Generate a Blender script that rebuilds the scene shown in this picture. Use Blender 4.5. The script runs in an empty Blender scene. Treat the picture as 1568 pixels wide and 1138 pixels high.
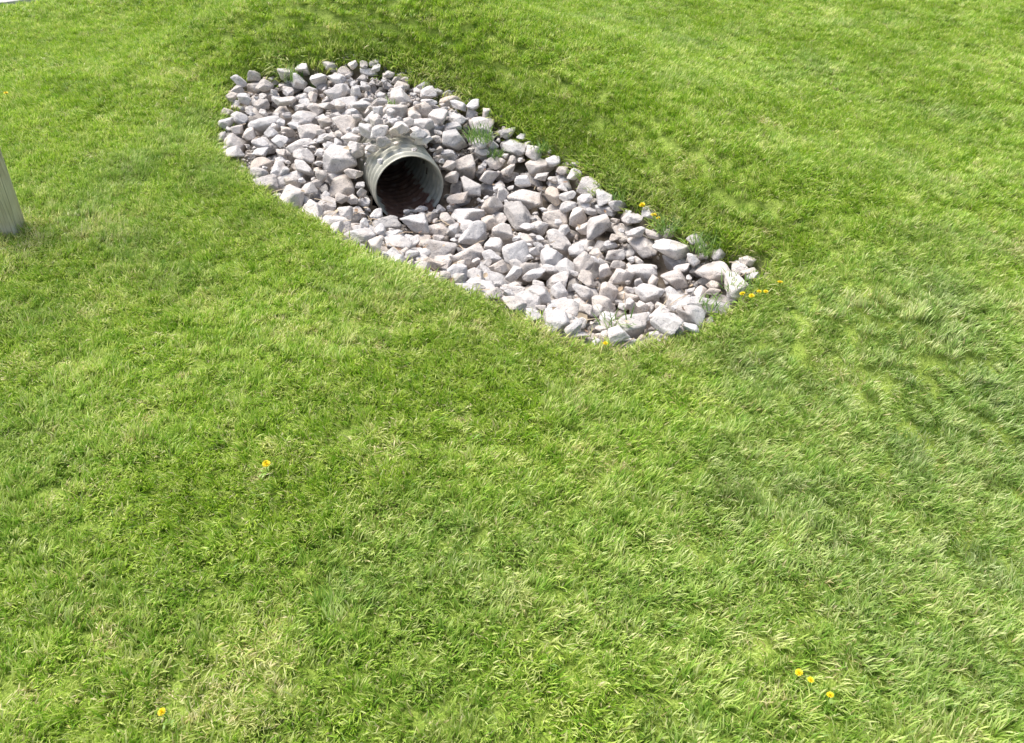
import bpy, bmesh, math, random
import numpy as np
from mathutils import Vector, Quaternion, Matrix, Euler, noise as mnoise

rng = np.random.default_rng(7)
random.seed(7)
scene = bpy.context.scene
def link(o, parent=None):
    scene.collection.objects.link(o)
    if parent: o.parent = parent
    return o

# ---------------------------------------------------------------- terrain
FAR=[(-2.22,5.75),(-2.32,6.15),(-2.04,6.23),(-1.61,6.22),(-1.07,6.19),(-.74,5.98),(-.42,5.78),(-.19,5.56),(.08,5.34),(.3,5.05),(.52,4.84),
(.67,4.52),(.83,4.3),(.98,4.06),(1.14,3.9),(1.31,3.74),(1.46,3.61)]
NEAR=[(1.33,3.45),(1.13,3.3),(.96,3.13),(.74,3.03),(.53,2.97),(.34,2.97),(.19,3.11),(.02,3.31),(-.23,3.47),(-.5,3.68),(-.74,3.86),
(-.97,4.06),(-1.18,4.32),(-1.38,4.49),(-1.67,4.8),(-1.91,5.13),(-2.11,5.36)]
def nsh(x): 
    t=min(max((.35-x)/.7,0),1); return .07+.09*t
POLY=FAR+[(x-.03,y-nsh(x)) for x,y in NEAR]
c_=[]
for i in range(len(POLY)):
    a,b=POLY[i],POLY[(i+1)%len(POLY)]
    c_+= [(a[0]*.75+b[0]*.25,a[1]*.75+b[1]*.25),(a[0]*.25+b[0]*.75,a[1]*.25+b[1]*.75)]
POLY=np.array(c_)
def sst(a,b,x):
    t=np.clip((x-a)/(b-a),0,1); return t*t*(3-2*t)
def sdist(x,y):
    """signed distance to the stone bed outline, positive inside"""
    x=np.asarray(x,float); y=np.asarray(y,float)
    d=np.full(x.shape,1e9); ins=np.zeros(x.shape,bool)
    n=len(POLY)
    for i in range(n):
        ax,ay=POLY[i]; bx,by=POLY[(i+1)%n]
        ex,ey=bx-ax,by-ay
        t=np.clip(((x-ax)*ex+(y-ay)*ey)/(ex*ex+ey*ey),0,1)
        d=np.minimum(d,np.hypot(x-ax-t*ex,y-ay-t*ey))
        c=((ay>y)!=(by>y))
        with np.errstate(divide='ignore',invalid='ignore'):
            xi=ax+(y-ay)*ex/(ey if ey!=0 else 1e-9)
        ins^=(c&(x<xi))
    return np.where(ins,d,-d)
def z0(x,y):
    x=np.asarray(x,float); y=np.asarray(y,float)
    z=.42*np.exp(-(((x+1.3)/2.2)**2+((y-6.7)/1.3)**2))
    d=(x+.8)*.66+(y-4.8)*.71
    z=z-.15*np.exp(-d**2)
    z=z+.05*np.clip(y-6,0,14)
    z=z+.012*np.sin(x*2.1+1)*np.sin(y*1.7+.4)+.005*np.sin(x*3.3+y*2.1)
    s=sdist(x,y)
    far=sst(-.3,.6,d)
    z=z+(.08*sst(-.01,.05,-s)+.22*sst(0,.65,-s))*far*(1-sst(.6,2.6,-s))*(1-sst(1.2,3.2,x))     # bank above the stones
    z=z+.06*sst(-.01,.10,-s)*(1-far)*sst(-.5,.5,-x+.1)*(1-sst(.15,.8,-s))           # lip of the near bank
    return z
MX,MY,MZ=-.69,4.69,-.105      # centre of pipe mouth
AX=np.array([.36,-.933])       # outlet direction
R=.240
def axial(x,y): return (x-MX)*AX[0]+(y-MY)*AX[1], -(x-MX)*AX[1]+(y-MY)*AX[0]
def soil(x,y):
    s=sdist(x,y); u,v=axial(x,y)
    z=z0(x,y)-.17*sst(-.01,.07,s)
    z=z-.14*sst(.05,.45,s)*sst(-.35,.1,u)
    z=z+.13*np.exp(-(((u+.60)/.38)**2+(v/.5)**2))*sst(0,.2,s)
    return z

def new_mat(name):
    m=bpy.data.materials.new(name); m.use_nodes=True
    nt=m.node_tree; nt.nodes.clear()
    return m,nt,nt.nodes,nt.links
def N(nodes,t,**k):
    n=nodes.new(t)
    for a,b in k.items(): setattr(n,a,b)
    return n
def ramp(nodes,stops,interp='LINEAR'):
    r=nodes.new('ShaderNodeValToRGB'); r.color_ramp.interpolation=interp
    e=r.color_ramp.elements
    while len(e)>1: e.remove(e[-1])
    e[0].position=stops[0][0]; e[0].color=(*stops[0][1],1)
    for p,c in stops[1:]:
        q=e.new(p); q.color=(*c,1)
    return r

# ground sheet
def axis(lo,hi,step,far):
    a=list(np.arange(lo,hi+1e-6,step)); s=step; v=hi
    out=[]
    while v<far: s*=1.25; v+=s; out.append(v)
    s=step; v=lo; neg=[]
    while v>-far: s*=1.25; v-=s; neg.append(v)
    return np.array(neg[::-1]+a+out)
gx=axis(-3.2,3.2,.03,400); gy=axis(1.8,7.4,.03,400)
X,Y=np.meshgrid(gx,gy)
Z=soil(X,Y)
hn=np.array([mnoise.fractal(Vector((a*9,b*9,0)),1,2,3) if abs(a)<8 and -2<b<12 else 0 for a,b in zip(X.ravel(),Y.ravel())]).reshape(X.shape)
ins=sst(-.02,.03,sdist(X,Y))
Z=Z+.008*hn*ins-.006*(1-ins)
nx,ny=len(gx),len(gy)
verts=np.stack([X.ravel(),Y.ravel(),Z.ravel()],1)
ii=np.arange(nx*ny).reshape(ny,nx)
F=np.stack([ii[:-1,:-1].ravel(),ii[:-1,1:].ravel(),ii[1:,1:].ravel(),ii[1:,:-1].ravel()],1)
cx=verts[F].mean(1); u,v=axial(cx[:,0],cx[:,1])
keep=~((np.abs(v)<R-.02)&(u<-.01)&(u>-.78))     # culvert passes through the bank here
F=F[keep]
me=bpy.data.meshes.new("ground")
me.from_pydata(verts.tolist(),[],F.tolist())
me.polygons.foreach_set('use_smooth',[True]*len(me.polygons))
a=me.attributes.new('bed','FLOAT','POINT'); a.data.foreach_set('value',sst(-.03,.03,sdist(verts[:,0],verts[:,1])).astype(np.float32))
ground=link(bpy.data.objects.new("ground",me))
m,nt,nd,lk=new_mat("soil_and_turf")
geo=N(nd,'ShaderNodeNewGeometry'); n1=N(nd,'ShaderNodeTexNoise'); n1.inputs['Scale'].default_value=14; n1.inputs['Detail'].default_value=8
n2=N(nd,'ShaderNodeTexNoise'); n2.inputs['Scale'].default_value=.9; n2.inputs['Detail'].default_value=6
n4=N(nd,'ShaderNodeTexNoise'); n4.inputs['Scale'].default_value=160; n4.inputs['Detail'].default_value=5
lk.new(geo.outputs['Position'],n1.inputs['Vector']); lk.new(geo.outputs['Position'],n2.inputs['Vector']); lk.new(geo.outputs['Position'],n4.inputs['Vector'])
rs=ramp(nd,[(.3,(.09,.07,.05)),(.55,(.25,.21,.17)),(.75,(.42,.38,.33))]); lk.new(n1.outputs['Fac'],rs.inputs[0])
rg=ramp(nd,[(.35,(.08,.12,.02)),(.5,(.20,.29,.035)),(.65,(.38,.48,.11))]); 
mm=N(nd,'ShaderNodeMath',operation='ADD'); mm.use_clamp=True
m2=N(nd,'ShaderNodeMath',operation='MULTIPLY_ADD'); m2.inputs[1].default_value=.65; m2.inputs[2].default_value=0
lk.new(n4.outputs['Fac'],m2.inputs[0])
m3=N(nd,'ShaderNodeMath',operation='MULTIPLY_ADD'); m3.inputs[1].default_value=.35; m3.inputs[2].default_value=0
lk.new(n2.outputs['Fac'],m3.inputs[0]); lk.new(m2.outputs[0],mm.inputs[0]); lk.new(m3.outputs[0],mm.inputs[1]); lk.new(mm.outputs[0],rg.inputs[0])
at=N(nd,'ShaderNodeAttribute',attribute_name='bed')
mx=N(nd,'ShaderNodeMix',data_type='RGBA'); lk.new(at.outputs['Fac'],mx.inputs[0]); lk.new(rg.outputs[0],mx.inputs[6]); lk.new(rs.outputs[0],mx.inputs[7])
bs=N(nd,'ShaderNodeBsdfPrincipled'); bs.inputs['Roughness'].default_value=.95
lk.new(mx.outputs[2],bs.inputs['Base Color'])
bp=N(nd,'ShaderNodeBump'); bp.inputs['Distance'].default_value=.02; lk.new(n1.outputs['Fac'],bp.inputs['Height']); lk.new(bp.outputs[0],bs.inputs['Normal'])
o=N(nd,'ShaderNodeOutputMaterial'); lk.new(bs.outputs[0],o.inputs[0])
me.materials.append(m)

# concrete path beyond the lawn, upper left
PY=9.40
def pathd(x,y): return -(x+6.35)*.41+(y-PY)*.912   # distance past the near edge
pv=[];pf=[]
for i in range(61):
    t=-14+i*.3
    for k,off in enumerate((0,.02,1.38,1.4)):
        x=-6.35+.912*t-.41*off; y=PY+.41*t+.912*off
        pv.append((x,y,float(z0(x,y))+(.035 if k in(1,2) else -.03)))
for i in range(60):
    for k in range(3):
        a=i*4+k; pf.append((a,a+4,a+5,a+1))
me=bpy.data.meshes.new("concrete_path"); me.from_pydata(pv,[],pf); link(bpy.data.objects.new("concrete_path",me))
m,nt,nd,lk=new_mat("concrete")
geo=N(nd,'ShaderNodeNewGeometry'); n1=N(nd,'ShaderNodeTexNoise'); n1.inputs['Scale'].default_value=30; n1.inputs['Detail'].default_value=8; lk.new(geo.outputs['Position'],n1.inputs['Vector'])
r=ramp(nd,[(.3,(.42,.41,.39)),(.7,(.56,.55,.53))]); lk.new(n1.outputs['Fac'],r.inputs[0])
bs=N(nd,'ShaderNodeBsdfPrincipled'); bs.inputs['Roughness'].default_value=.9; lk.new(r.outputs[0],bs.inputs['Base Color'])
o=N(nd,'ShaderNodeOutputMaterial'); lk.new(bs.outputs[0],o.inputs[0]); me.materials.append(m)

# ---------------------------------------------------------------- scatter helper
def scatter(name,pts,rot,scl,idx,tint,objs):
    coll=bpy.data.collections.new(name+"_parts")
    for q in objs: coll.objects.link(q)
    me=bpy.data.meshes.new(name); me.from_pydata(np.asarray(pts).tolist(),[],[])
    n=len(pts)
    def att(nm,ty,key,arr):
        a=me.attributes.new(nm,ty,'POINT'); a.data.foreach_set(key,np.ascontiguousarray(arr).ravel())
    att('rot','FLOAT_VECTOR','vector',np.asarray(rot,np.float32))
    att('scl','FLOAT_VECTOR','vector',np.asarray(scl,np.float32))
    att('idx','INT','value',np.asarray(idx,np.int32))
    att('tint','FLOAT_VECTOR','vector',np.asarray(tint,np.float32))
    ob=link(bpy.data.objects.new(name,me))
    ng=bpy.data.node_groups.new(name+"_scatter",'GeometryNodeTree')
    ng.interface.new_socket('Geometry',in_out='INPUT',socket_type='NodeSocketGeometry')
    ng.interface.new_socket('Geometry',in_out='OUTPUT',socket_type='NodeSocketGeometry')
    nn=ng.nodes; L=ng.links
    gi=nn.new('NodeGroupInput'); go=nn.new('NodeGroupOutput')
    ci=nn.new('GeometryNodeCollectionInfo'); ci.inputs['Collection'].default_value=coll
    ci.inputs['Separate Children'].default_value=True; ci.inputs['Reset Children'].default_value=True
    ip=nn.new('GeometryNodeInstanceOnPoints'); ip.inputs['Pick Instance'].default_value=True
    def na(nm,ty):
        a=nn.new('GeometryNodeInputNamedAttribute'); a.data_type=ty; a.inputs['Name'].default_value=nm; return a.outputs['Attribute']
    L.new(gi.outputs[0],ip.inputs['Points']); L.new(ci.outputs[0],ip.inputs['Instance'])
    L.new(na('idx','INT'),ip.inputs['Instance Index']); L.new(na('rot','FLOAT_VECTOR'),ip.inputs['Rotation']); L.new(na('scl','FLOAT_VECTOR'),ip.inputs['Scale'])
    L.new(ip.outputs[0],go.inputs[0])
    md=ob.modifiers.new('scatter','NODES'); md.node_group=ng
    return ob

# ---------------------------------------------------------------- rocks
def rock_proto(k,sub,rough=.04):
    bm=bmesh.new(); bmesh.ops.create_icosphere(bm,subdivisions=sub,radius=1)
    P=np.array([v.co[:] for v in bm.verts]); P/=np.linalg.norm(P,axis=1)[:,None]
    r=np.random.default_rng(100+k)
    npl=r.integers(8,12)
    nrm=r.normal(size=(npl,3)); 
    for _ in range(25):
        for i in range(npl):
            d=nrm[i]/np.linalg.norm(nrm[i])-nrm/np.linalg.norm(nrm,axis=1)[:,None]
            w=1/(np.sum(d*d,1)+.05); w[i]=0
            nrm[i]+=.02*(d*w[:,None]).sum(0)
    nrm/=np.linalg.norm(nrm,axis=1)[:,None]
    h=r.uniform(.5,1.0,npl)
    dots=np.clip(P@nrm.T,1e-4,None)/h
    p=80
    rad=(np.sum(dots**p,1))**(-1/p)
    rad=np.minimum(rad,1.3)
    Q=P*rad[:,None]
    off=Vector((k*7.3,1.1,3.3))
    dn=np.array([mnoise.fractal(Vector(q)*1.6+off,1,2,5) for q in Q])
    dr=np.array([abs(mnoise.noise(Vector(q)*2.4+off)) for q in Q])
    Q*= (1+rough*1.3*dn-rough*1.8*dr)[:,None]
    Q/=np.abs(Q).max(0)
    for v,q in zip(bm.verts,Q): v.co=q
    for f in bm.faces: f.smooth=True
    me=bpy.data.meshes.new("rock"); bm.to_mesh(me); bm.free()
    return bpy.data.objects.new("rock_%02d"%k,me)

def rock_material(name,lo,hi):
    m,nt,nd,lk=new_mat(name)
    geo=N(nd,'ShaderNodeNewGeometry')
    at=N(nd,'ShaderNodeAttribute',attribute_type='INSTANCER',attribute_name='tint')
    sep=N(nd,'ShaderNodeSeparateXYZ'); lk.new(at.outputs['Vector'],sep.inputs[0])
    n1=N(nd,'ShaderNodeTexNoise'); n1.inputs['Scale'].default_value=22; n1.inputs['Detail'].default_value=9; n1.inputs['Roughness'].default_value=.65
    n2=N(nd,'ShaderNodeTexNoise'); n2.inputs['Scale'].default_value=150; n2.inputs['Detail'].default_value=4
    n3=N(nd,'ShaderNodeTexNoise'); n3.inputs['Scale'].default_value=7; n3.inputs['Detail'].default_value=6
    for q in (n1,n2,n3): lk.new(geo.outputs['Position'],q.inputs['Vector'])
    r=ramp(nd,[(.28,lo),(.5,tuple((a+b)/2+.02 for a,b in zip(lo,hi))),(.72,hi)]); lk.new(n1.outputs['Fac'],r.inputs[0])
    hs=N(nd,'ShaderNodeHueSaturation'); lk.new(r.outputs[0],hs.inputs['Color']); lk.new(sep.outputs[0],hs.inputs['Value'])
    wm=N(nd,'ShaderNodeMix',data_type='RGBA',blend_type='MULTIPLY'); lk.new(sep.outputs[1],wm.inputs[0]); lk.new(hs.outputs[0],wm.inputs[6]); wm.inputs[7].default_value=(1,.89,.77,1)
    rd=ramp(nd,[(.53,(0,0,0)),(.72,(1,1,1))]); lk.new(n3.outputs['Fac'],rd.inputs[0])
    ml=N(nd,'ShaderNodeMath',operation='MULTIPLY'); ml.inputs[1].default_value=.5; lk.new(rd.outputs[0],ml.inputs[0])
    dm=N(nd,'ShaderNodeMix',data_type='RGBA',blend_type='MULTIPLY'); lk.new(ml.outputs[0],dm.inputs[0]); lk.new(wm.outputs[2],dm.inputs[6]); dm.inputs[7].default_value=(.80,.70,.59,1)
    rk=ramp(nd,[(.33,(.5,.5,.53)),(.44,(1,1,1))]); lk.new(n2.outputs['Fac'],rk.inputs[0])
    sk=N(nd,'ShaderNodeMix',data_type='RGBA',blend_type='MULTIPLY'); sk.inputs[0].default_value=.8; lk.new(dm.outputs[2],sk.inputs[6]); lk.new(rk.outputs[0],sk.inputs[7])
    bs=N(nd,'ShaderNodeBsdfPrincipled'); bs.inputs['Roughness'].default_value=.85; bs.inputs['Specular IOR Level'].default_value=.3
    lk.new(sk.outputs[2],bs.inputs['Base Color'])
    ad=N(nd,'ShaderNodeMath',operation='MULTIPLY_ADD'); ad.inputs[1].default_value=.35; lk.new(n2.outputs['Fac'],ad.inputs[0]); lk.new(n1.outputs['Fac'],ad.inputs[2])
    bp=N(nd,'ShaderNodeBump'); bp.inputs['Distance'].default_value=.018; bp.inputs['Strength'].default_value=1.0
    lk.new(ad.outputs[0],bp.inputs['Height']); lk.new(bp.outputs[0],bs.inputs['Normal'])
    o=N(nd,'ShaderNodeOutputMaterial'); lk.new(bs.outputs[0],o.inputs[0])
    return m
rmat=rock_material("limestone",(.52,.50,.495),(.78,.76,.745))
protos=[rock_proto(k,4) for k in range(24)]
for q in protos: q.data.materials.append(rmat)

# height raster stacking: every stone is lowered until it rests on what is below it
st=.010; x0,y0=-2.7,2.6
hx=np.arange(x0,1.8,st); hy=np.arange(y0,6.6,st)
HX,HY=np.meshgrid(hx,hy)
H=soil(HX,HY); SD=sdist(HX,HY); RIM=z0(HX,HY)
U,V=axial(HX,HY)
RIM=RIM+.02-.12*sst(.08,.45,SD)*sst(-.35,.1,U)+.20*np.exp(-(((U+.55)/.40)**2+(V/.55)**2))
RP_=R+.03
pm=(np.abs(V)<R+.006)&(U<0.02)&(U>-.8)
ptop=MZ+np.sqrt(np.clip(RP_**2-V**2,0,None))
H=np.where(pm,np.maximum(H,ptop),H)
BASE=H.copy()
SURF=np.where(pm,np.maximum(RIM,ptop+.07),RIM)
RP=[];RR=[];RS=[];RI=[];RT=[]
def place(n,dlo,dhi,K,region=None,sink=.15,flat=(.42,.72),lim=.04,power=1.7):
    cnt=0
    for _ in range(n):
        L=.5*(dlo+(dhi-dlo)*rng.random()**power)
        b=L*rng.uniform(.58,.88); c=L*rng.uniform(*flat)
        yaw=rng.uniform(0,2*math.pi); best=None
        ca,sa=math.cos(yaw),math.sin(yaw)
        rad=int(L/st)+1
        ox,oy=np.meshgrid(np.arange(-rad,rad+1)*st,np.arange(-rad,rad+1)*st)
        ex=(ox*ca+oy*sa)/L; ey=(-ox*sa+oy*ca)/b
        rr=ex*ex+ey*ey; msk=rr<1
        prof=c*np.clip(1-rr**1.5,0,1)**.5
        for k in range(K):
            ix=rng.integers(rad,len(hx)-rad); iy=rng.integers(rad,len(hy)-rad)
            tries=0
            while (SD[iy,ix]<L*.42) or (region is not None and not region(hx[ix],hy[iy])):
                ix=rng.integers(rad,len(hx)-rad); iy=rng.integers(rad,len(hy)-rad); tries+=1
                if tries>3000: break
            uu,vv=axial(hx[ix],hy[iy])
            if abs(vv)<R*.9+L*.4 and -.09-L*.7<uu<.0+L*.5: continue
            if abs(vv)<R*.8 and 0<=uu<.25 and L>.05: continue
            sub=H[iy-rad:iy+rad+1,ix-rad:ix+rad+1]
            z=np.max(np.where(msk,sub+prof*.92,-9))
            if -.85<uu<.02+L*.7 and math.hypot(vv,z-sink*c-MZ)<R+.012+(b*.75 if z<MZ+.12 else c*.7): continue   # keep out of the pipe
            over=z+c-SURF[iy,ix]
            if best is None or over<best[0]: best=(over,ix,iy,z)
        if best is None or best[0]>lim+.25*c: continue
        sc,ix,iy,z=best
        z-=sink*c
        sub=H[iy-rad:iy+rad+1,ix-rad:ix+rad+1]
        np.copyto(sub,np.maximum(sub,np.where(msk,z+prof*.9,-9)))
        q=Quaternion((rng.normal(),rng.normal(),0),rng.uniform(0,.42)) @ Quaternion((0,0,1),yaw) @ Quaternion((1,0,0),rng.choice([0,math.pi]))
        RP.append((hx[ix],hy[iy],z)); RR.append(q.to_euler()[:]); RS.append((L*1.1,b*1.1,c*1.1))
        RI.append(rng.integers(0,24)); RT.append((np.clip(rng.normal(1.0,.09),.74,1.2),np.clip(rng.normal(.2,.27),0,1),0)); cnt+=1
    return cnt
up=lambda x,y: not (y>5.75 and -1.3<x)
c1=place(200,.06,.11,3)
c2=place(620,.125,.26,12,region=up,power=1.6,lim=.06)
c3=place(320,.08,.15,12,lim=.045)
c4=place(420,.04,.075,12,lim=.02)
rocks=scatter("riprap_rocks",RP,RR,RS,RI,RT,protos)

# gravel between the stones
gp=[rock_proto(50+k,2,.03) for k in range(6)]
for q in gp: q.data.materials.append(rmat)
GP=[];GR=[];GS=[];GI=[];GT=[]
for _ in range(30000):
    ix=rng.integers(0,len(hx)); iy=rng.integers(0,len(hy))
    x=hx[ix]+rng.uniform(-.006,.006); y=hy[iy]+rng.uniform(-.006,.006)
    if SD[iy,ix]<-.02 : continue
    upper=(y>5.5 and x>-1.45)
    dep=H[iy,ix]-SURF[iy,ix]
    if not upper and dep>-.05: continue
    if upper and dep>-.01: continue
    uu,vv=axial(x,y)
    if abs(vv)<R+.03 and -.2<uu<0.03: continue
    s=rng.uniform(.006,.02)
    GP.append((x,y,H[iy,ix]+s*.3)); GR.append(rng.uniform(0,6.28,3)); GS.append((s,s*rng.uniform(.6,1),s*rng.uniform(.5,.9)))
    GI.append(rng.integers(0,6)); GT.append((rng.uniform(.65,1.05),rng.uniform(.1,.8),0))
scatter("gravel",GP,GR,GS,GI,GT,gp)

# ---------------------------------------------------------------- culvert pipe
def culvert():
    ns=240; na=96; Lp=.80; pitch=.062; amp=.0095
    V_=[];F_=[]
    def ringset(off):
        base=len(V_)
        for i in range(ns+1):
            s=Lp*i/ns
            fade=min(1,s/.012)
            for j in range(na):
                a=2*math.pi*j/na
                dent=1+.006*math.sin(a*2+.7)+.003*math.sin(a*5)
                rr=(R-amp)*dent+off+amp*fade*math.cos(2*math.pi*(s/pitch)+.6)
                V_.append((rr*math.cos(a),s,rr*math.sin(a)))
        return base
    b1=ringset(0); b2=ringset(.004)
    for i in range(ns):
        for j in range(na):
            k=(j+1)%na
            F_.append((b1+i*na+j,b1+(i+1)*na+j,b1+(i+1)*na+k,b1+i*na+k))
            F_.append((b2+i*na+j,b2+i*na+k,b2+(i+1)*na+k,b2+(i+1)*na+j))
    for j in range(na):
        k=(j+1)%na
        F_.append((b1+j,b1+k,b2+k,b2+j))
    c=len(V_); V_.append((0,Lp,0))
    for j in range(na): F_.append((b1+ns*na+j,c,b1+ns*na+(j+1)%na))
    me=bpy.data.meshes.new("corrugated_culvert_pipe"); me.from_pydata(V_,[],F_)
    for p in me.polygons: p.use_smooth=True
    ob=link(bpy.data.objects.new("corrugated_culvert_pipe",me))
    ob.location=(MX,MY,MZ); ob.rotation_euler=(math.radians(1.5),0,math.atan2(AX[0],-AX[1]))
    m,nt,nd,lk=new_mat("galvanised_steel")
    tc=N(nd,'ShaderNodeTexCoord'); sep=N(nd,'ShaderNodeSeparateXYZ'); lk.new(tc.outputs['Object'],sep.inputs[0])
    n1=N(nd,'ShaderNodeTexNoise'); n1.inputs['Scale'].default_value=18; n1.inputs['Detail'].default_value=7
    lk.new(tc.outputs['Object'],n1.inputs['Vector'])
    r=ramp(nd,[(.3,(.42,.42,.35)),(.7,(.66,.65,.56))]); lk.new(n1.outputs['Fac'],r.inputs[0])
    ma=N(nd,'ShaderNodeMath',operation='MULTIPLY_ADD'); ma.inputs[1].default_value=.14; lk.new(n1.outputs['Fac'],ma.inputs[0]); lk.new(sep.outputs[2],ma.inputs[2])
    mr=N(nd,'ShaderNodeMapRange'); mr.inputs['From Min'].default_value=-.080; mr.inputs['From Max'].default_value=-.105; lk.new(ma.outputs[0],mr.inputs['Value'])
    rr=ramp(nd,[(.3,(.17,.08,.05)),(.55,(.32,.17,.11)),(.75,(.48,.38,.31))]); lk.new(n1.outputs['Fac'],rr.inputs[0])
    mx=N(nd,'ShaderNodeMix',data_type='RGBA'); lk.new(mr.outputs[0],mx.inputs[0]); lk.new(r.outputs[0],mx.inputs[6]); lk.new(rr.outputs[0],mx.inputs[7])
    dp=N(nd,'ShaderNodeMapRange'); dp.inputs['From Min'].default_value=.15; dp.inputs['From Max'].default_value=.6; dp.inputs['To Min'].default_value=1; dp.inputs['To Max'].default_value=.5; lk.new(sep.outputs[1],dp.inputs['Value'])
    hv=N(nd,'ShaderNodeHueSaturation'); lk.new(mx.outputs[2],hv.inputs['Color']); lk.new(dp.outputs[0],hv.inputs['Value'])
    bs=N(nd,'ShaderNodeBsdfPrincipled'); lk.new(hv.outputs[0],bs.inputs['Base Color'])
    im=N(nd,'ShaderNodeMath',operation='MULTIPLY_ADD'); im.inputs[1].default_value=-.2; im.inputs[2].default_value=.2; lk.new(mr.outputs[0],im.inputs[0]); lk.new(im.outputs[0],bs.inputs['Metallic'])
    bs.inputs['Roughness'].default_value=.55
    o=N(nd,'ShaderNodeOutputMaterial'); lk.new(bs.outputs[0],o.inputs[0])
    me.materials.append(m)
culvert()

# ---------------------------------------------------------------- grass
def blade(V_,F_,A_,bx,by,L,w,dirn,bend,lean,rnd,dead,segs=3,twist=0.):
    ca,sa=math.cos(dirn),math.sin(dirn)
    fa=dirn+math.pi/2+twist
    px,py=math.cos(fa),math.sin(fa)
    b=len(V_); ang=lean; x=0; z=-.006; sl=L/segs
    for i in range(segs+1):
        t=i/segs
        ww=w*(1 if t<.5 else (1-((t-.5)/.5)**1.6))*(.75+.5*min(t*3,.5))
        if i<segs:
            V_.append((bx+x*ca-px*ww/2,by+x*sa-py*ww/2,z)); V_.append((bx+x*ca+px*ww/2,by+x*sa+py*ww/2,z)); A_+= [(t,rnd,dead)]*2
        else:
            V_.append((bx+x*ca,by+x*sa,z)); A_.append((t,rnd,dead))
        x+=sl*math.sin(ang); z+=sl*math.cos(ang); ang+=bend/segs
    for i in range(segs-1):
        F_.append((b+2*i,b+2*i+1,b+2*i+3,b+2*i+2))
    F_.append((b+2*segs-2,b+2*segs-1,b+2*segs))
def finish_tuft(V_,F_,A_,prefix,k):
    me=bpy.data.meshes.new(prefix); me.from_pydata(V_,[],F_)
    a=me.attributes.new('bl','FLOAT_VECTOR','POINT'); a.data.foreach_set('vector',np.array(A_,np.float32).ravel())
    for p in me.polygons: p.use_smooth=True
    return bpy.data.objects.new("%s_%02d"%(prefix,k),me)
def tuft(k,n,rad,Lr,wr,deadp,leanr=(0,.7),bendr=(.2,1.5),prefix="grass_tuft",spread=1.1):
    r=random.Random(500+k); V_=[];F_=[];A_=[]
    main=r.uniform(-.5,.5)
    for i in range(n):
        q=rad*math.sqrt(r.random()); a=r.uniform(0,6.283)
        dead=1.0 if r.random()<deadp else r.random()*.25
        dirn=main+r.gauss(0,spread)
        L=r.uniform(*Lr)*(0.75 if dead==1 else 1)
        blade(V_,F_,A_,q*math.cos(a),q*math.sin(a),L,r.uniform(*wr),dirn,r.uniform(*bendr),r.uniform(*leanr)*(1.6 if dead==1 else 1),r.random(),dead,twist=r.gauss(0,.5))
    return finish_tuft(V_,F_,A_,prefix,k)
def patch(k,n,half,deadp,Lb=.042,leanb=1.0):
    """a turf patch made of several plants, each with its own height, lean and shade"""
    r=random.Random(1500+k); V_=[];F_=[];A_=[]
    cl=[(r.uniform(-half,half)*1.1,r.uniform(-half,half)*1.1,r.gauss(0,1.2),r.uniform(.6,1.4),r.uniform(-.38,.38),r.uniform(.7,1.25),r.random()) for _ in range(16)]
    for i in range(n):
        x=r.gauss(0,half*.62) if r.random()<.15 else r.uniform(-half,half)*1.12
        y=r.gauss(0,half*.62) if r.random()<.15 else r.uniform(-half,half)*1.12
        c=min(cl,key=lambda q:(q[0]-x)**2+(q[1]-y)**2)
        dead=1.0 if r.random()<deadp*(2.2 if c[6]<.25 else .6) else r.random()*.25
        L=Lb*c[3]*r.uniform(.65,1.25)*(0.75 if dead==1 else 1)
        rnd=min(max(.5+c[4]+r.gauss(0,.28),0),1)
        blade(V_,F_,A_,x,y,L,r.uniform(.0028,.0054)*c[5],c[2]+r.gauss(0,.8),r.uniform(.1,1.5),abs(r.gauss(.3,.28))*leanb*(1.6 if dead==1 else 1),rnd,dead,twist=r.gauss(0,.6))
    return finish_tuft(V_,F_,A_,"turf_patch",k)
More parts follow.
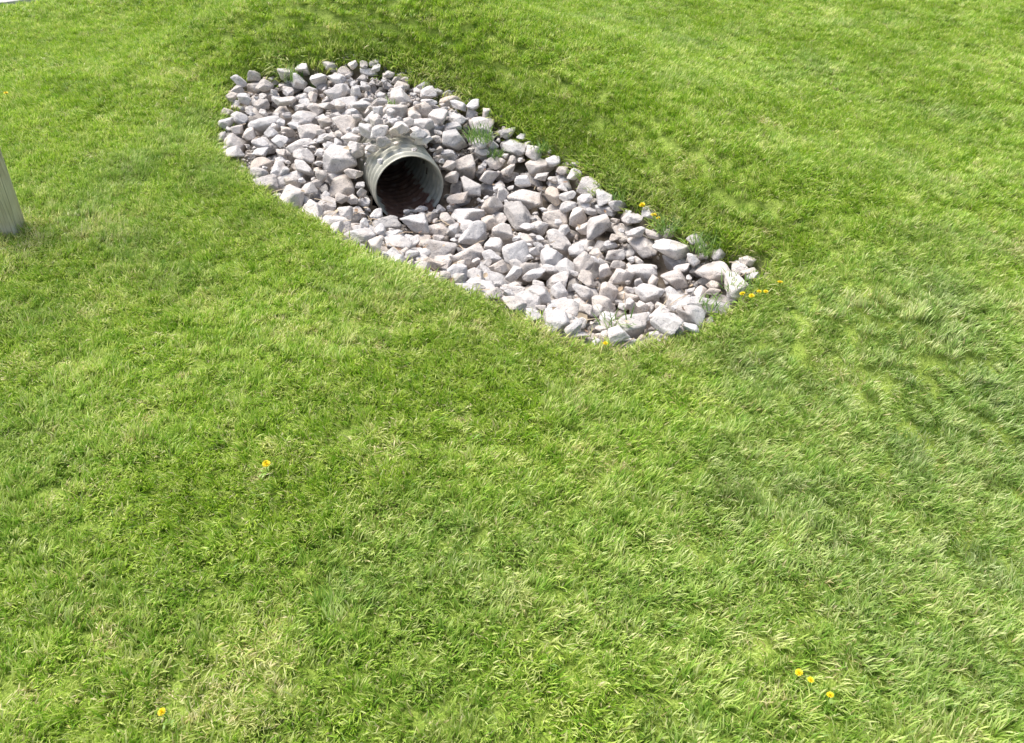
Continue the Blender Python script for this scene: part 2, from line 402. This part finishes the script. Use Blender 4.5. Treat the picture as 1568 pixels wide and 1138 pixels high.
def grass_material():
    m,nt,nd,lk=new_mat("grass_blade")
    ai=N(nd,'ShaderNodeAttribute',attribute_type='INSTANCER',attribute_name='tint')
    si=N(nd,'ShaderNodeSeparateXYZ'); lk.new(ai.outputs['Vector'],si.inputs[0])   # dry, cool, value
    ab=N(nd,'ShaderNodeAttribute',attribute_name='bl'); sb=N(nd,'ShaderNodeSeparateXYZ'); lk.new(ab.outputs['Vector'],sb.inputs[0])
    r1=ramp(nd,[(0,(.21,.42,.022)),(.4,(.37,.60,.034)),(.75,(.55,.73,.08)),(1,(.76,.86,.28))]); lk.new(sb.outputs[1],r1.inputs[0])
    r2=ramp(nd,[(0,(.25,.44,.08)),(.45,(.43,.61,.17)),(1,(.72,.82,.40))]); lk.new(sb.outputs[1],r2.inputs[0])
    mc=N(nd,'ShaderNodeMix',data_type='RGBA'); lk.new(si.outputs[1],mc.inputs[0]); lk.new(r1.outputs[0],mc.inputs[6]); lk.new(r2.outputs[0],mc.inputs[7])
    r3=ramp(nd,[(0,(.62,.57,.22)),(1,(.86,.79,.48))]); lk.new(sb.outputs[1],r3.inputs[0])
    dry=N(nd,'ShaderNodeMath',operation='MULTIPLY_ADD'); dry.inputs[1].default_value=1.0; dry.use_clamp=True
    th=N(nd,'ShaderNodeMath',operation='MULTIPLY'); lk.new(si.outputs[0],th.inputs[0]); lk.new(sb.outputs[1],th.inputs[1])
    dd=N(nd,'ShaderNodeMath',operation='POWER'); dd.inputs[1].default_value=2.0; lk.new(sb.outputs[2],dd.inputs[0])
    lk.new(dd.outputs[0],dry.inputs[0]); lk.new(th.outputs[0],dry.inputs[2])
    md=N(nd,'ShaderNodeMix',data_type='RGBA'); lk.new(dry.outputs[0],md.inputs[0]); lk.new(mc.outputs[2],md.inputs[6]); lk.new(r3.outputs[0],md.inputs[7])
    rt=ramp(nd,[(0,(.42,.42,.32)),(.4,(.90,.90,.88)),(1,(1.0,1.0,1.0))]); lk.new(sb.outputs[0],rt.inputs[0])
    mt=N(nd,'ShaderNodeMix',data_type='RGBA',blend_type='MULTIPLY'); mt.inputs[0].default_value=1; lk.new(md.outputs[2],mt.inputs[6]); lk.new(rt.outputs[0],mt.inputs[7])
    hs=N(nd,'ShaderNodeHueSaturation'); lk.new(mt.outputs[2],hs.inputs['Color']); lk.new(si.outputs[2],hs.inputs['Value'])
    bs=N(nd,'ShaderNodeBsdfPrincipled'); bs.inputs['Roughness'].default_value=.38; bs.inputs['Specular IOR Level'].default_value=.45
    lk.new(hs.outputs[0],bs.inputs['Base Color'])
    tr=N(nd,'ShaderNodeBsdfTranslucent'); lk.new(hs.outputs[0],tr.inputs['Color'])
    ms=N(nd,'ShaderNodeMixShader'); ms.inputs[0].default_value=.36; lk.new(bs.outputs[0],ms.inputs[1]); lk.new(tr.outputs[0],ms.inputs[2])
    o=N(nd,'ShaderNodeOutputMaterial'); lk.new(ms.outputs[0],o.inputs[0])
    return m
gmat=grass_material()
# order is alphabetical: grass_tuft_00..13 (edge), grass_tuft_20..22 (thatch), turf_patch_00..21, turf_patch_30..33 (thatch)
tufts=[tuft(k,52,.050,(.026,.056),(.003,.0056),.09) for k in range(14)]
tufts+=[tuft(20+k,48,.05,(.03,.055),(.0026,.0045),.55,leanr=(.3,1.2)) for k in range(3)]
tufts+=[patch(k,300,.066,.08) for k in range(22)]
tufts+=[patch(30+k,280,.066,.45,leanb=1.9) for k in range(4)]
for q in tufts: q.data.materials.append(gmat)
def fbm(x,y,s,o=0.,oc=3): return mnoise.fractal(Vector((x*s+o,y*s-o,o*.7)),1,2,oc)
PTS=[]
y=.2; row=0
while y<15:
    sp=.104 if y<5.5 else (.108 if y<9 else .15)
    hw=1.9+.78*y; row+=1
    xs=np.arange(-hw,hw,sp)+(row%2)*sp*.5
    for x in xs: PTS.append((x+rng.uniform(-.3,.3)*sp,y+rng.uniform(-.35,.35)*sp,max(sp,.104 if y<5.5 else .118),1))
    y+=sp*.92
E=.20
for y in np.arange(2.4,6.7,.046):
    for x in np.arange(-2.8,1.9,.046): PTS.append((x+rng.uniform(-.023,.023),y+rng.uniform(-.023,.023),.052,0))
PTS=np.array(PTS)
S=sdist(PTS[:,0],PTS[:,1])
e_=.02
GXs=(sdist(PTS[:,0]+e_,PTS[:,1])-sdist(PTS[:,0]-e_,PTS[:,1])); GYs=(sdist(PTS[:,0],PTS[:,1]+e_)-sdist(PTS[:,0],PTS[:,1]-e_))
INW=np.arctan2(GYs,GXs)          # direction towards the stones
DRY=[(-2.75,3.75,.55,.4,.6),(.25,2.80,.55,.22,.5),(-.25,3.15,.35,.15,.5),(-.86,1.06,.18,.10,1.3),(-.15,1.0,.14,.07,1.1),(-1.95,3.2,.5,.2,.35),(-1.5,3.9,.5,.3,.3),
(2.75,3.65,.18,.10,1.3),(-.6,2.9,.5,.2,.3),(-1.9,5.0,.25,.5,.35),(.95,2.85,.35,.12,.35),(-.9,1.95,.12,.08,.4),(1.0,4.35,.2,.2,.45),(-2.6,5.9,.25,.4,.3),(-.4,2.2,.5,.25,.2)]
COOL=[(2.0,2.3,1.0,.8,.65),(1.3,1.4,.8,.5,.4),(-.1,1.45,.7,.3,.3),(1.9,3.2,.8,.5,.35),(-2.2,2.3,.6,.3,.2)]
P2=[];R2=[];S2=[];I2=[];T2=[]
zz=z0(PTS[:,0],PTS[:,1])
for (x,y,sp,big),s,z,inw in zip(PTS,S,zz,INW):
    edge=.045*fbm(x,y,7,3.,3)
    if big:
        if s>-E+.04: continue
    else:
        if s>.01+edge or s<-E-.01: continue
    pd=pathd(x,y)
    if -.05<pd<1.45 and x<-2: continue
    n=fbm(x,y,1.1,5.); n2=fbm(x,y,4.5,9.,3); n3=fbm(x,y,.45,2.,2); n4=fbm(x,y,2.2,21.,3); n5=fbm(x,y,9.,31.,2)
    dry=max(0,.10+.5*n2+.25*n)
    for a,b,sx,sy,w in DRY: dry+=w*math.exp(-(((x-a)/sx)**2+((y-b)/sy)**2))*(.7+.9*n2)
    cool=.10+.45*n4+.3*n3
    for a,b,sx,sy,w in COOL: cool+=w*math.exp(-(((x-a)/sx)**2+((y-b)/sy)**2))
    cool-=.15*(y>5)
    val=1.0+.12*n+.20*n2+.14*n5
    sc=(1+.28*n2+.20*n4+.22*n5)*rng.uniform(.82,1.18)
    sc=max(sc,.55)
    phi=1.6*n3+1.8*n+1.2*n4 -.9 + rng.normal(0,.5)
    th=.06+.22*abs(n4)+rng.uniform(0,.15)
    farside=(x+.8)*.66+(y-4.8)*.71>.15
    if s>-.12:
        rim=1+s/.12
        sc*=1+(.6 if farside else .2)*rim
        if y<4.6 and (x+y)<4.6: dry+=.25*rim
    if s>-.05 and rng.random()<.6:       # blades at the rim flop over the stones
        phi=inw+rng.normal(0,.4); th+=rng.uniform(.2,.6)
        sc*=1.15
    if farside: val*=1-.15*math.exp(-(s/.25)**2)  # shade band along the far bank edge, painted into the grass colour
    q=Quaternion((-math.sin(phi),math.cos(phi),0),th)@Quaternion((0,0,1),phi+rng.normal(0,.8))
    if big:
        wx=sp/.104; dry=min(max(dry,0),1)
        P2.append((x,y,z-.003)); R2.append(q.to_euler()[:]); S2.append((wx,wx,sc*(1+.2*(wx-1))))
        I2.append(17+22+rng.integers(0,4) if rng.random()<dry*.55 else 17+rng.integers(0,22))
    else:
        dry=min(max(dry,0),1)
        P2.append((x,y,z-.003)); R2.append(q.to_euler()[:]); S2.append((sc,sc,sc))
        I2.append(rng.integers(14,17) if rng.random()<dry*.55 else rng.integers(0,14))
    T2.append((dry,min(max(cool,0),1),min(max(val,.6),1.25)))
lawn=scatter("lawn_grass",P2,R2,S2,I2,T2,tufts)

# ---------------------------------------------------------------- weeds in the stones
def hat(x,y):
    ix=int((x-x0)/st); iy=int((y-y0)/st)
    if 0<=ix<len(hx) and 0<=iy<len(hy): return float(H[iy,ix])
    return float(z0(x,y))
def plain_grass_mat(name,c1,c2):
    m,nt,nd,lk=new_mat(name)
    ab=N(nd,'ShaderNodeAttribute',attribute_name='bl'); sb=N(nd,'ShaderNodeSeparateXYZ'); lk.new(ab.outputs['Vector'],sb.inputs[0])
    r=ramp(nd,[(0,c1),(1,c2)]); lk.new(sb.outputs[1],r.inputs[0])
    bs=N(nd,'ShaderNodeBsdfPrincipled'); bs.inputs['Roughness'].default_value=.45; lk.new(r.outputs[0],bs.inputs['Base Color'])
    tr=N(nd,'ShaderNodeBsdfTranslucent'); lk.new(r.outputs[0],tr.inputs['Color'])
    ms=N(nd,'ShaderNodeMixShader'); ms.inputs[0].default_value=.35; lk.new(bs.outputs[0],ms.inputs[1]); lk.new(tr.outputs[0],ms.inputs[2])
    o=N(nd,'ShaderNodeOutputMaterial'); lk.new(ms.outputs[0],o.inputs[0]); return m
wmat=plain_grass_mat("weed_leaf",(.12,.27,.05),(.36,.50,.15))
weeds=[(-.23,5.20,.09,130,.15),(-.12,5.13,.06,70,.11),(.93,4.02,.06,80,.13),(1.13,3.85,.09,120,.16),(-.90,5.48,.05,30,.10),(-1.75,6.1,.08,90,.15),(-1.55,6.12,.06,50,.13),
(.52,3.12,.08,30,.16),(.20,5.05,.06,50,.10),(.38,4.92,.06,50,.12),(-.55,5.85,.08,50,.11),(-1.0,6.08,.1,50,.12),(1.22,3.42,.10,70,.09),(1.05,3.28,.08,40,.08),(.7,4.40,.05,35,.12)]
for k,(x,y,rd,n,L) in enumerate(weeds):
    w=tuft(60+k,n,rd,(L*.5,L),(.004,.008),.08,leanr=(0,.8),bendr=(.3,1.6),prefix="weed",spread=3)
    w.name="weed_clump" if k==0 else "weed_clump.%03d"%k
    w.data.materials.append(wmat); link(w); w.location=(x,y,hat(x,y)-.02)
    w.rotation_euler=(0,0,random.uniform(0,6.28))

# ---------------------------------------------------------------- dead leaves and straw
def leaf_mesh():
    V_=[];F_=[];A_=[]
    def leaf(x,y,z,s,rn):
        q=Euler((random.uniform(-.6,.6),random.uniform(-.6,.6),random.uniform(0,6.28))).to_quaternion()
        b=len(V_); n=6; cup=random.uniform(.1,.5)
        for i in range(n+1):
            t=i/n; w=s*.36*math.sin(math.pi*min(1,t*.97+.015))**.8*(1+random.uniform(-.2,.2))
            for sgn in (-1,0,1):
                p=Vector(((t-.5)*s,sgn*w,cup*abs(sgn)*w+ s*.25*(t-.5)**2*cup*3))
                p=q@p; V_.append((x+p.x,y+p.y,z+p.z)); A_.append((t,rn,0))
        for i in range(n):
            for j in (0,1):
                a=b+i*3+j; F_.append((a,a+1,a+4,a+3))
    def straw(x,y,z,s,rn):
        a=random.uniform(0,6.28); dx,dy=math.cos(a)*s/2,math.sin(a)*s/2; w=.0022
        b=len(V_); px,py=-math.sin(a)*w,math.cos(a)*w; dz=random.uniform(-.2,.2)*s; mzz=random.uniform(0,.1)*s
        for t,zz in ((-1,-dz),(0,mzz),(1,dz)):
            for sg in (-1,1): V_.append((x+dx*t+px*sg,y+dy*t+py*sg,z+zz+(w if sg>0 else 0))); A_.append((0,rn,0))
        F_.append((b,b+1,b+3,b+2)); F_.append((b+2,b+3,b+5,b+4))
    c=0
    while c<520:
        x=random.uniform(-2.3,1.4); y=random.uniform(2.9,6.2)
        s=float(sdist(np.array([x]),np.array([y]))[0])
        if s<.02: continue
        u,v=axial(x,y)
        if abs(v)<R+.02 and -.3<u<0: continue
        if u<-.1 and random.random()<.75: continue
        near=math.exp(-((u-.25)**2/.12+(v)**2/.2))
        lowedge=math.exp(-(s-.1)**2/.02)*(1 if v<0 else .2)
        if random.random()>.12+near+lowedge*.5: continue
        best=min(((x+random.uniform(-.08,.08),y+random.uniform(-.08,.08)) for _ in range(5)),key=lambda p:hat(*p))
        x,y=best; z=hat(x,y)+.008
        if random.random()<.5: leaf(x,y,z,random.uniform(.015,.045),random.random())
        else: straw(x,y,z,random.uniform(.05,.16),.7+.3*random.random())
        c+=1
    for x,y,s in ((.40,3.17,.10),(.36,3.14,.07),(.1,3.42,.06),(-.3,3.72,.06),(-1.12,4.9,.06),(.25,4.1,.07)): leaf(x,y,hat(x,y)+.03,s,.95)
    for _ in range(60):
        d=random.uniform(.0,.35); lv=random.gauss(0,.06)
        x=MX-AX[0]*d-AX[1]*lv; y=MY-AX[1]*d+AX[0]*lv
        zz=MZ-math.sqrt(max(0,R*R-lv*lv))+.014
        leaf(x,y,zz,random.uniform(.015,.04),random.random()*.6)
    me=bpy.data.meshes.new("dead_leaves"); me.from_pydata(V_,[],F_)
    a=me.attributes.new('bl','FLOAT_VECTOR','POINT'); a.data.foreach_set('vector',np.array(A_,np.float32).ravel())
    ob=link(bpy.data.objects.new("dead_leaves",me))
    m,nt,nd,lk=new_mat("dead_leaf")
    ab=N(nd,'ShaderNodeAttribute',attribute_name='bl'); sb=N(nd,'ShaderNodeSeparateXYZ'); lk.new(ab.outputs['Vector'],sb.inputs[0])
    r=ramp(nd,[(0,(.14,.08,.05)),(.4,(.28,.17,.11)),(.7,(.40,.29,.19)),(1,(.55,.46,.33))]); lk.new(sb.outputs[1],r.inputs[0])
    bs=N(nd,'ShaderNodeBsdfPrincipled'); bs.inputs['Roughness'].default_value=.7; lk.new(r.outputs[0],bs.inputs['Base Color'])
    o=N(nd,'ShaderNodeOutputMaterial'); lk.new(bs.outputs[0],o.inputs[0]); me.materials.append(m)
leaf_mesh()

# ---------------------------------------------------------------- dandelions
my,nt,nd,lk=new_mat("dandelion_yellow")
bs=N(nd,'ShaderNodeBsdfPrincipled'); bs.inputs['Roughness'].default_value=.6
tn=N(nd,'ShaderNodeTexNoise'); tn.inputs['Scale'].default_value=200; rr=ramp(nd,[(.3,(.80,.58,.005)),(.7,(.9,.78,.02))]); lk.new(tn.outputs['Fac'],rr.inputs[0]); lk.new(rr.outputs[0],bs.inputs['Base Color'])
o=N(nd,'ShaderNodeOutputMaterial'); lk.new(bs.outputs[0],o.inputs[0])
ms_,nt,nd,lk=new_mat("dandelion_stem")
bs=N(nd,'ShaderNodeBsdfPrincipled'); tn=N(nd,'ShaderNodeTexNoise'); rr=ramp(nd,[(.3,(.20,.36,.05)),(.7,(.32,.48,.08))]); lk.new(tn.outputs['Fac'],rr.inputs[0]); lk.new(rr.outputs[0],bs.inputs['Base Color'])
o=N(nd,'ShaderNodeOutputMaterial'); lk.new(bs.outputs[0],o.inputs[0])
def dandelion(i,x,y,h,d):
    V_=[];F_=[];M_=[]
    r=random.Random(900+i); lx,ly=r.uniform(-.15,.15),r.uniform(-.2,.1)
    n=8; prev=None
    for k in range(5):
        t=k/4; b=len(V_); cx_,cy_=lx*h*t*t,ly*h*t*t
        for j in range(n):
            a=2*math.pi*j/n; V_.append((cx_+.002*math.cos(a),cy_+.002*math.sin(a),h*t))
        if prev is not None:
            for j in range(n): F_.append((prev+j,prev+(j+1)%n,b+(j+1)%n,b+j)); M_.append(1)
        prev=b
    c=Vector((lx*h,ly*h,h))
    b=len(V_)
    for j in range(n):
        a=2*math.pi*j/n; V_.append((c.x+d*.2*math.cos(a),c.y+d*.2*math.sin(a),c.z+d*.14))
    for j in range(n): F_.append((prev+j,prev+(j+1)%n,b+(j+1)%n,b+j)); M_.append(1)
    tilt=Quaternion((r.uniform(-1,1),r.uniform(-1,1),0),r.uniform(0,.35))
    for ring,(cnt,el,ln) in enumerate(((26,.15,.5),(24,.45,.45),(18,.85,.36),(12,1.2,.26))):
        for j in range(cnt):
            a=2*math.pi*(j+.5*ring)/cnt+r.uniform(-.08,.08); e=el+r.uniform(-.08,.08); L=ln*d*r.uniform(.9,1.1); w=d*.045
            dr=Vector((math.cos(a)*math.cos(e),math.sin(a)*math.cos(e),math.sin(e))); sd=Vector((-math.sin(a),math.cos(a),0))
            base=Vector((0,0,d*.12)); b=len(V_)
            for p in (base-sd*w*.5,base+sd*w*.5,base+dr*L+sd*w,base+dr*L-sd*w):
                q=tilt@p; V_.append((c.x+q.x,c.y+q.y,c.z+q.z))
            F_.append((b,b+1,b+2,b+3)); M_.append(0)
    for j in range(4):
        a=r.uniform(0,6.28); L=r.uniform(.03,.05); b=len(V_); ns=7
        for k in range(ns):
            t=k/(ns-1); w=.005*(math.sin(math.pi*min(1,t*.9+.08)))*(1.3 if k%2 else .6)
            cx_,cy_,cz=math.cos(a)*L*t,math.sin(a)*L*t,.010*math.sin(math.pi*t*.8)
            V_.append((cx_-math.sin(a)*w,cy_+math.cos(a)*w,cz+.004)); V_.append((cx_+math.sin(a)*w,cy_-math.cos(a)*w,cz+.004))
        for k in range(ns-1): F_.append((b+2*k,b+2*k+1,b+2*k+3,b+2*k+2)); M_.append(1)
    me=bpy.data.meshes.new("dandelion"); me.from_pydata(V_,[],F_); me.materials.append(my); me.materials.append(ms_)
    me.polygons.foreach_set('material_index',M_)
    ob=link(bpy.data.objects.new("dandelion" if i==0 else "dandelion.%03d"%i,me))
    ob.location=(x,y,float(z0(x,y))-.004)
dl=[(-.91,1.94,.052,.030),(-.95,1.02,.047,.022),(.81,1.13,.047,.022),(.85,1.11,.045,.018),(.88,1.06,.047,.020),(.86,4.15,.07,.040),(.82,4.24,.08,.040),(.885,4.12,.07,.030),
(1.19,3.26,.07,.030),(1.23,3.22,.07,.030),(1.27,3.26,.06,.026),(1.30,3.23,.065,.026),(1.38,3.28,.065,.030),(-4.05,6.05,.06,.035),(.45,2.84,.06,.026),(1.21,3.30,.06,.024)]
for i,q in enumerate(dl): dandelion(i,*q)

# ---------------------------------------------------------------- wooden post
def post():
    bm=bmesh.new(); w=.078; Hh=1.15; ns=24
    prof=[]
    for cx_,cy_,a0 in ((w-.012,w-.012,0),(-w+.012,w-.012,90),(-w+.012,-w+.012,180),(w-.012,-w+.012,270)):
        for k in range(4):
            a=math.radians(a0+30*k); prof.append((cx_+.012*math.cos(a),cy_+.012*math.sin(a)))
    pr=[]
    for i in range(len(prof)):
        a=prof[i]; b=prof[(i+1)%len(prof)]; pr.append(a)
        if math.dist(a,b)>.05:
            for k in range(1,10): pr.append((a[0]+(b[0]-a[0])*k/10,a[1]+(b[1]-a[1])*k/10))
    rings=[]
    for i in range(ns+1):
        z=-.25+(Hh+.25)*i/ns; rg=[]
        for (px,py) in pr:
            g=mnoise.noise(Vector((px*40,py*40,z*1.2)))*.0009
            l=math.hypot(px,py); k=1+g/l; 
            if i==ns: k*=.94
            rg.append(bm.verts.new((px*k,py*k,z)))
        rings.append(rg)
    for a,b in zip(rings[:-1],rings[1:]):
        for j in range(len(pr)): bm.faces.new((a[j],a[(j+1)%len(pr)],b[(j+1)%len(pr)],b[j]))
    bm.faces.new(rings[-1])
    me=bpy.data.meshes.new("wooden_post"); bm.to_mesh(me); bm.free()
    ob=link(bpy.data.objects.new("wooden_post",me)); ob.location=(-2.925,3.88,float(z0(-2.925,3.88))); ob.rotation_euler=(0,math.radians(5.0),math.radians(8))
    m,nt,nd,lk=new_mat("weathered_wood")
    tc=N(nd,'ShaderNodeTexCoord'); mp=N(nd,'ShaderNodeMapping'); mp.inputs['Scale'].default_value=(90,90,3.0); lk.new(tc.outputs['Object'],mp.inputs[0])
    n1=N(nd,'ShaderNodeTexNoise'); n1.inputs['Scale'].default_value=1.3; n1.inputs['Detail'].default_value=8; n1.inputs['Distortion'].default_value=.6; lk.new(mp.outputs[0],n1.inputs['Vector'])
    n2=N(nd,'ShaderNodeTexNoise'); n2.inputs['Scale'].default_value=9; n2.inputs['Detail'].default_value=5; lk.new(tc.outputs['Object'],n2.inputs['Vector'])
    r=ramp(nd,[(.32,(.30,.25,.19)),(.44,(.70,.62,.51)),(.7,(.88,.81,.70))]); lk.new(n1.outputs['Fac'],r.inputs[0])
    r2=ramp(nd,[(.35,(.86,.83,.74)),(.65,(1,1,1))]); lk.new(n2.outputs['Fac'],r2.inputs[0])
    mx=N(nd,'ShaderNodeMix',data_type='RGBA',blend_type='MULTIPLY'); mx.inputs[0].default_value=1; lk.new(r.outputs[0],mx.inputs[6]); lk.new(r2.outputs[0],mx.inputs[7])
    bs=N(nd,'ShaderNodeBsdfPrincipled'); bs.inputs['Roughness'].default_value=.9; lk.new(mx.outputs[2],bs.inputs['Base Color'])
    bp=N(nd,'ShaderNodeBump'); bp.inputs['Distance'].default_value=.004; lk.new(n1.outputs['Fac'],bp.inputs['Height']); lk.new(bp.outputs[0],bs.inputs['Normal'])
    o=N(nd,'ShaderNodeOutputMaterial'); lk.new(bs.outputs[0],o.inputs[0]); me.materials.append(m)
post()

# ---------------------------------------------------------------- light, sky, camera
el=math.radians(62); azd=math.radians(-55)   # sun azimuth measured from +Y towards +X
w=bpy.data.worlds.new("World"); scene.world=w; w.use_nodes=True
nt=w.node_tree; bg=nt.nodes['Background']
sky=nt.nodes.new('ShaderNodeTexSky'); sky.sky_type='NISHITA'; sky.sun_disc=False
sky.sun_elevation=el; sky.sun_rotation=azd; sky.air_density=1.0; sky.dust_density=4.0; sky.ozone_density=1.0
nt.links.new(sky.outputs[0],bg.inputs[0]); bg.inputs[1].default_value=.15
sd=bpy.data.lights.new("sun",'SUN'); sd.energy=4.8; sd.angle=math.radians(42); sd.color=(1,.96,.90)
so=link(bpy.data.objects.new("sun",sd))
dv=Vector((math.sin(azd)*math.cos(el),math.cos(azd)*math.cos(el),math.sin(el)))
so.rotation_euler=(-dv).to_track_quat('-Z','Y').to_euler(); so.location=dv*20
cam=bpy.data.cameras.new("camera"); cam.lens=26; cam.sensor_width=36; cam.clip_end=1500; cam.clip_start=.05
co=link(bpy.data.objects.new("camera",cam)); co.location=(0,0,2.0); co.rotation_euler=(math.radians(90-38),0,0)
scene.camera=co
scene.view_settings.view_transform='Standard'; scene.view_settings.look='None'; scene.view_settings.exposure=0
print("rocks",len(RP),(c1,c2,c3,c4),"gravel",len(GP),"tufts",len(P2))
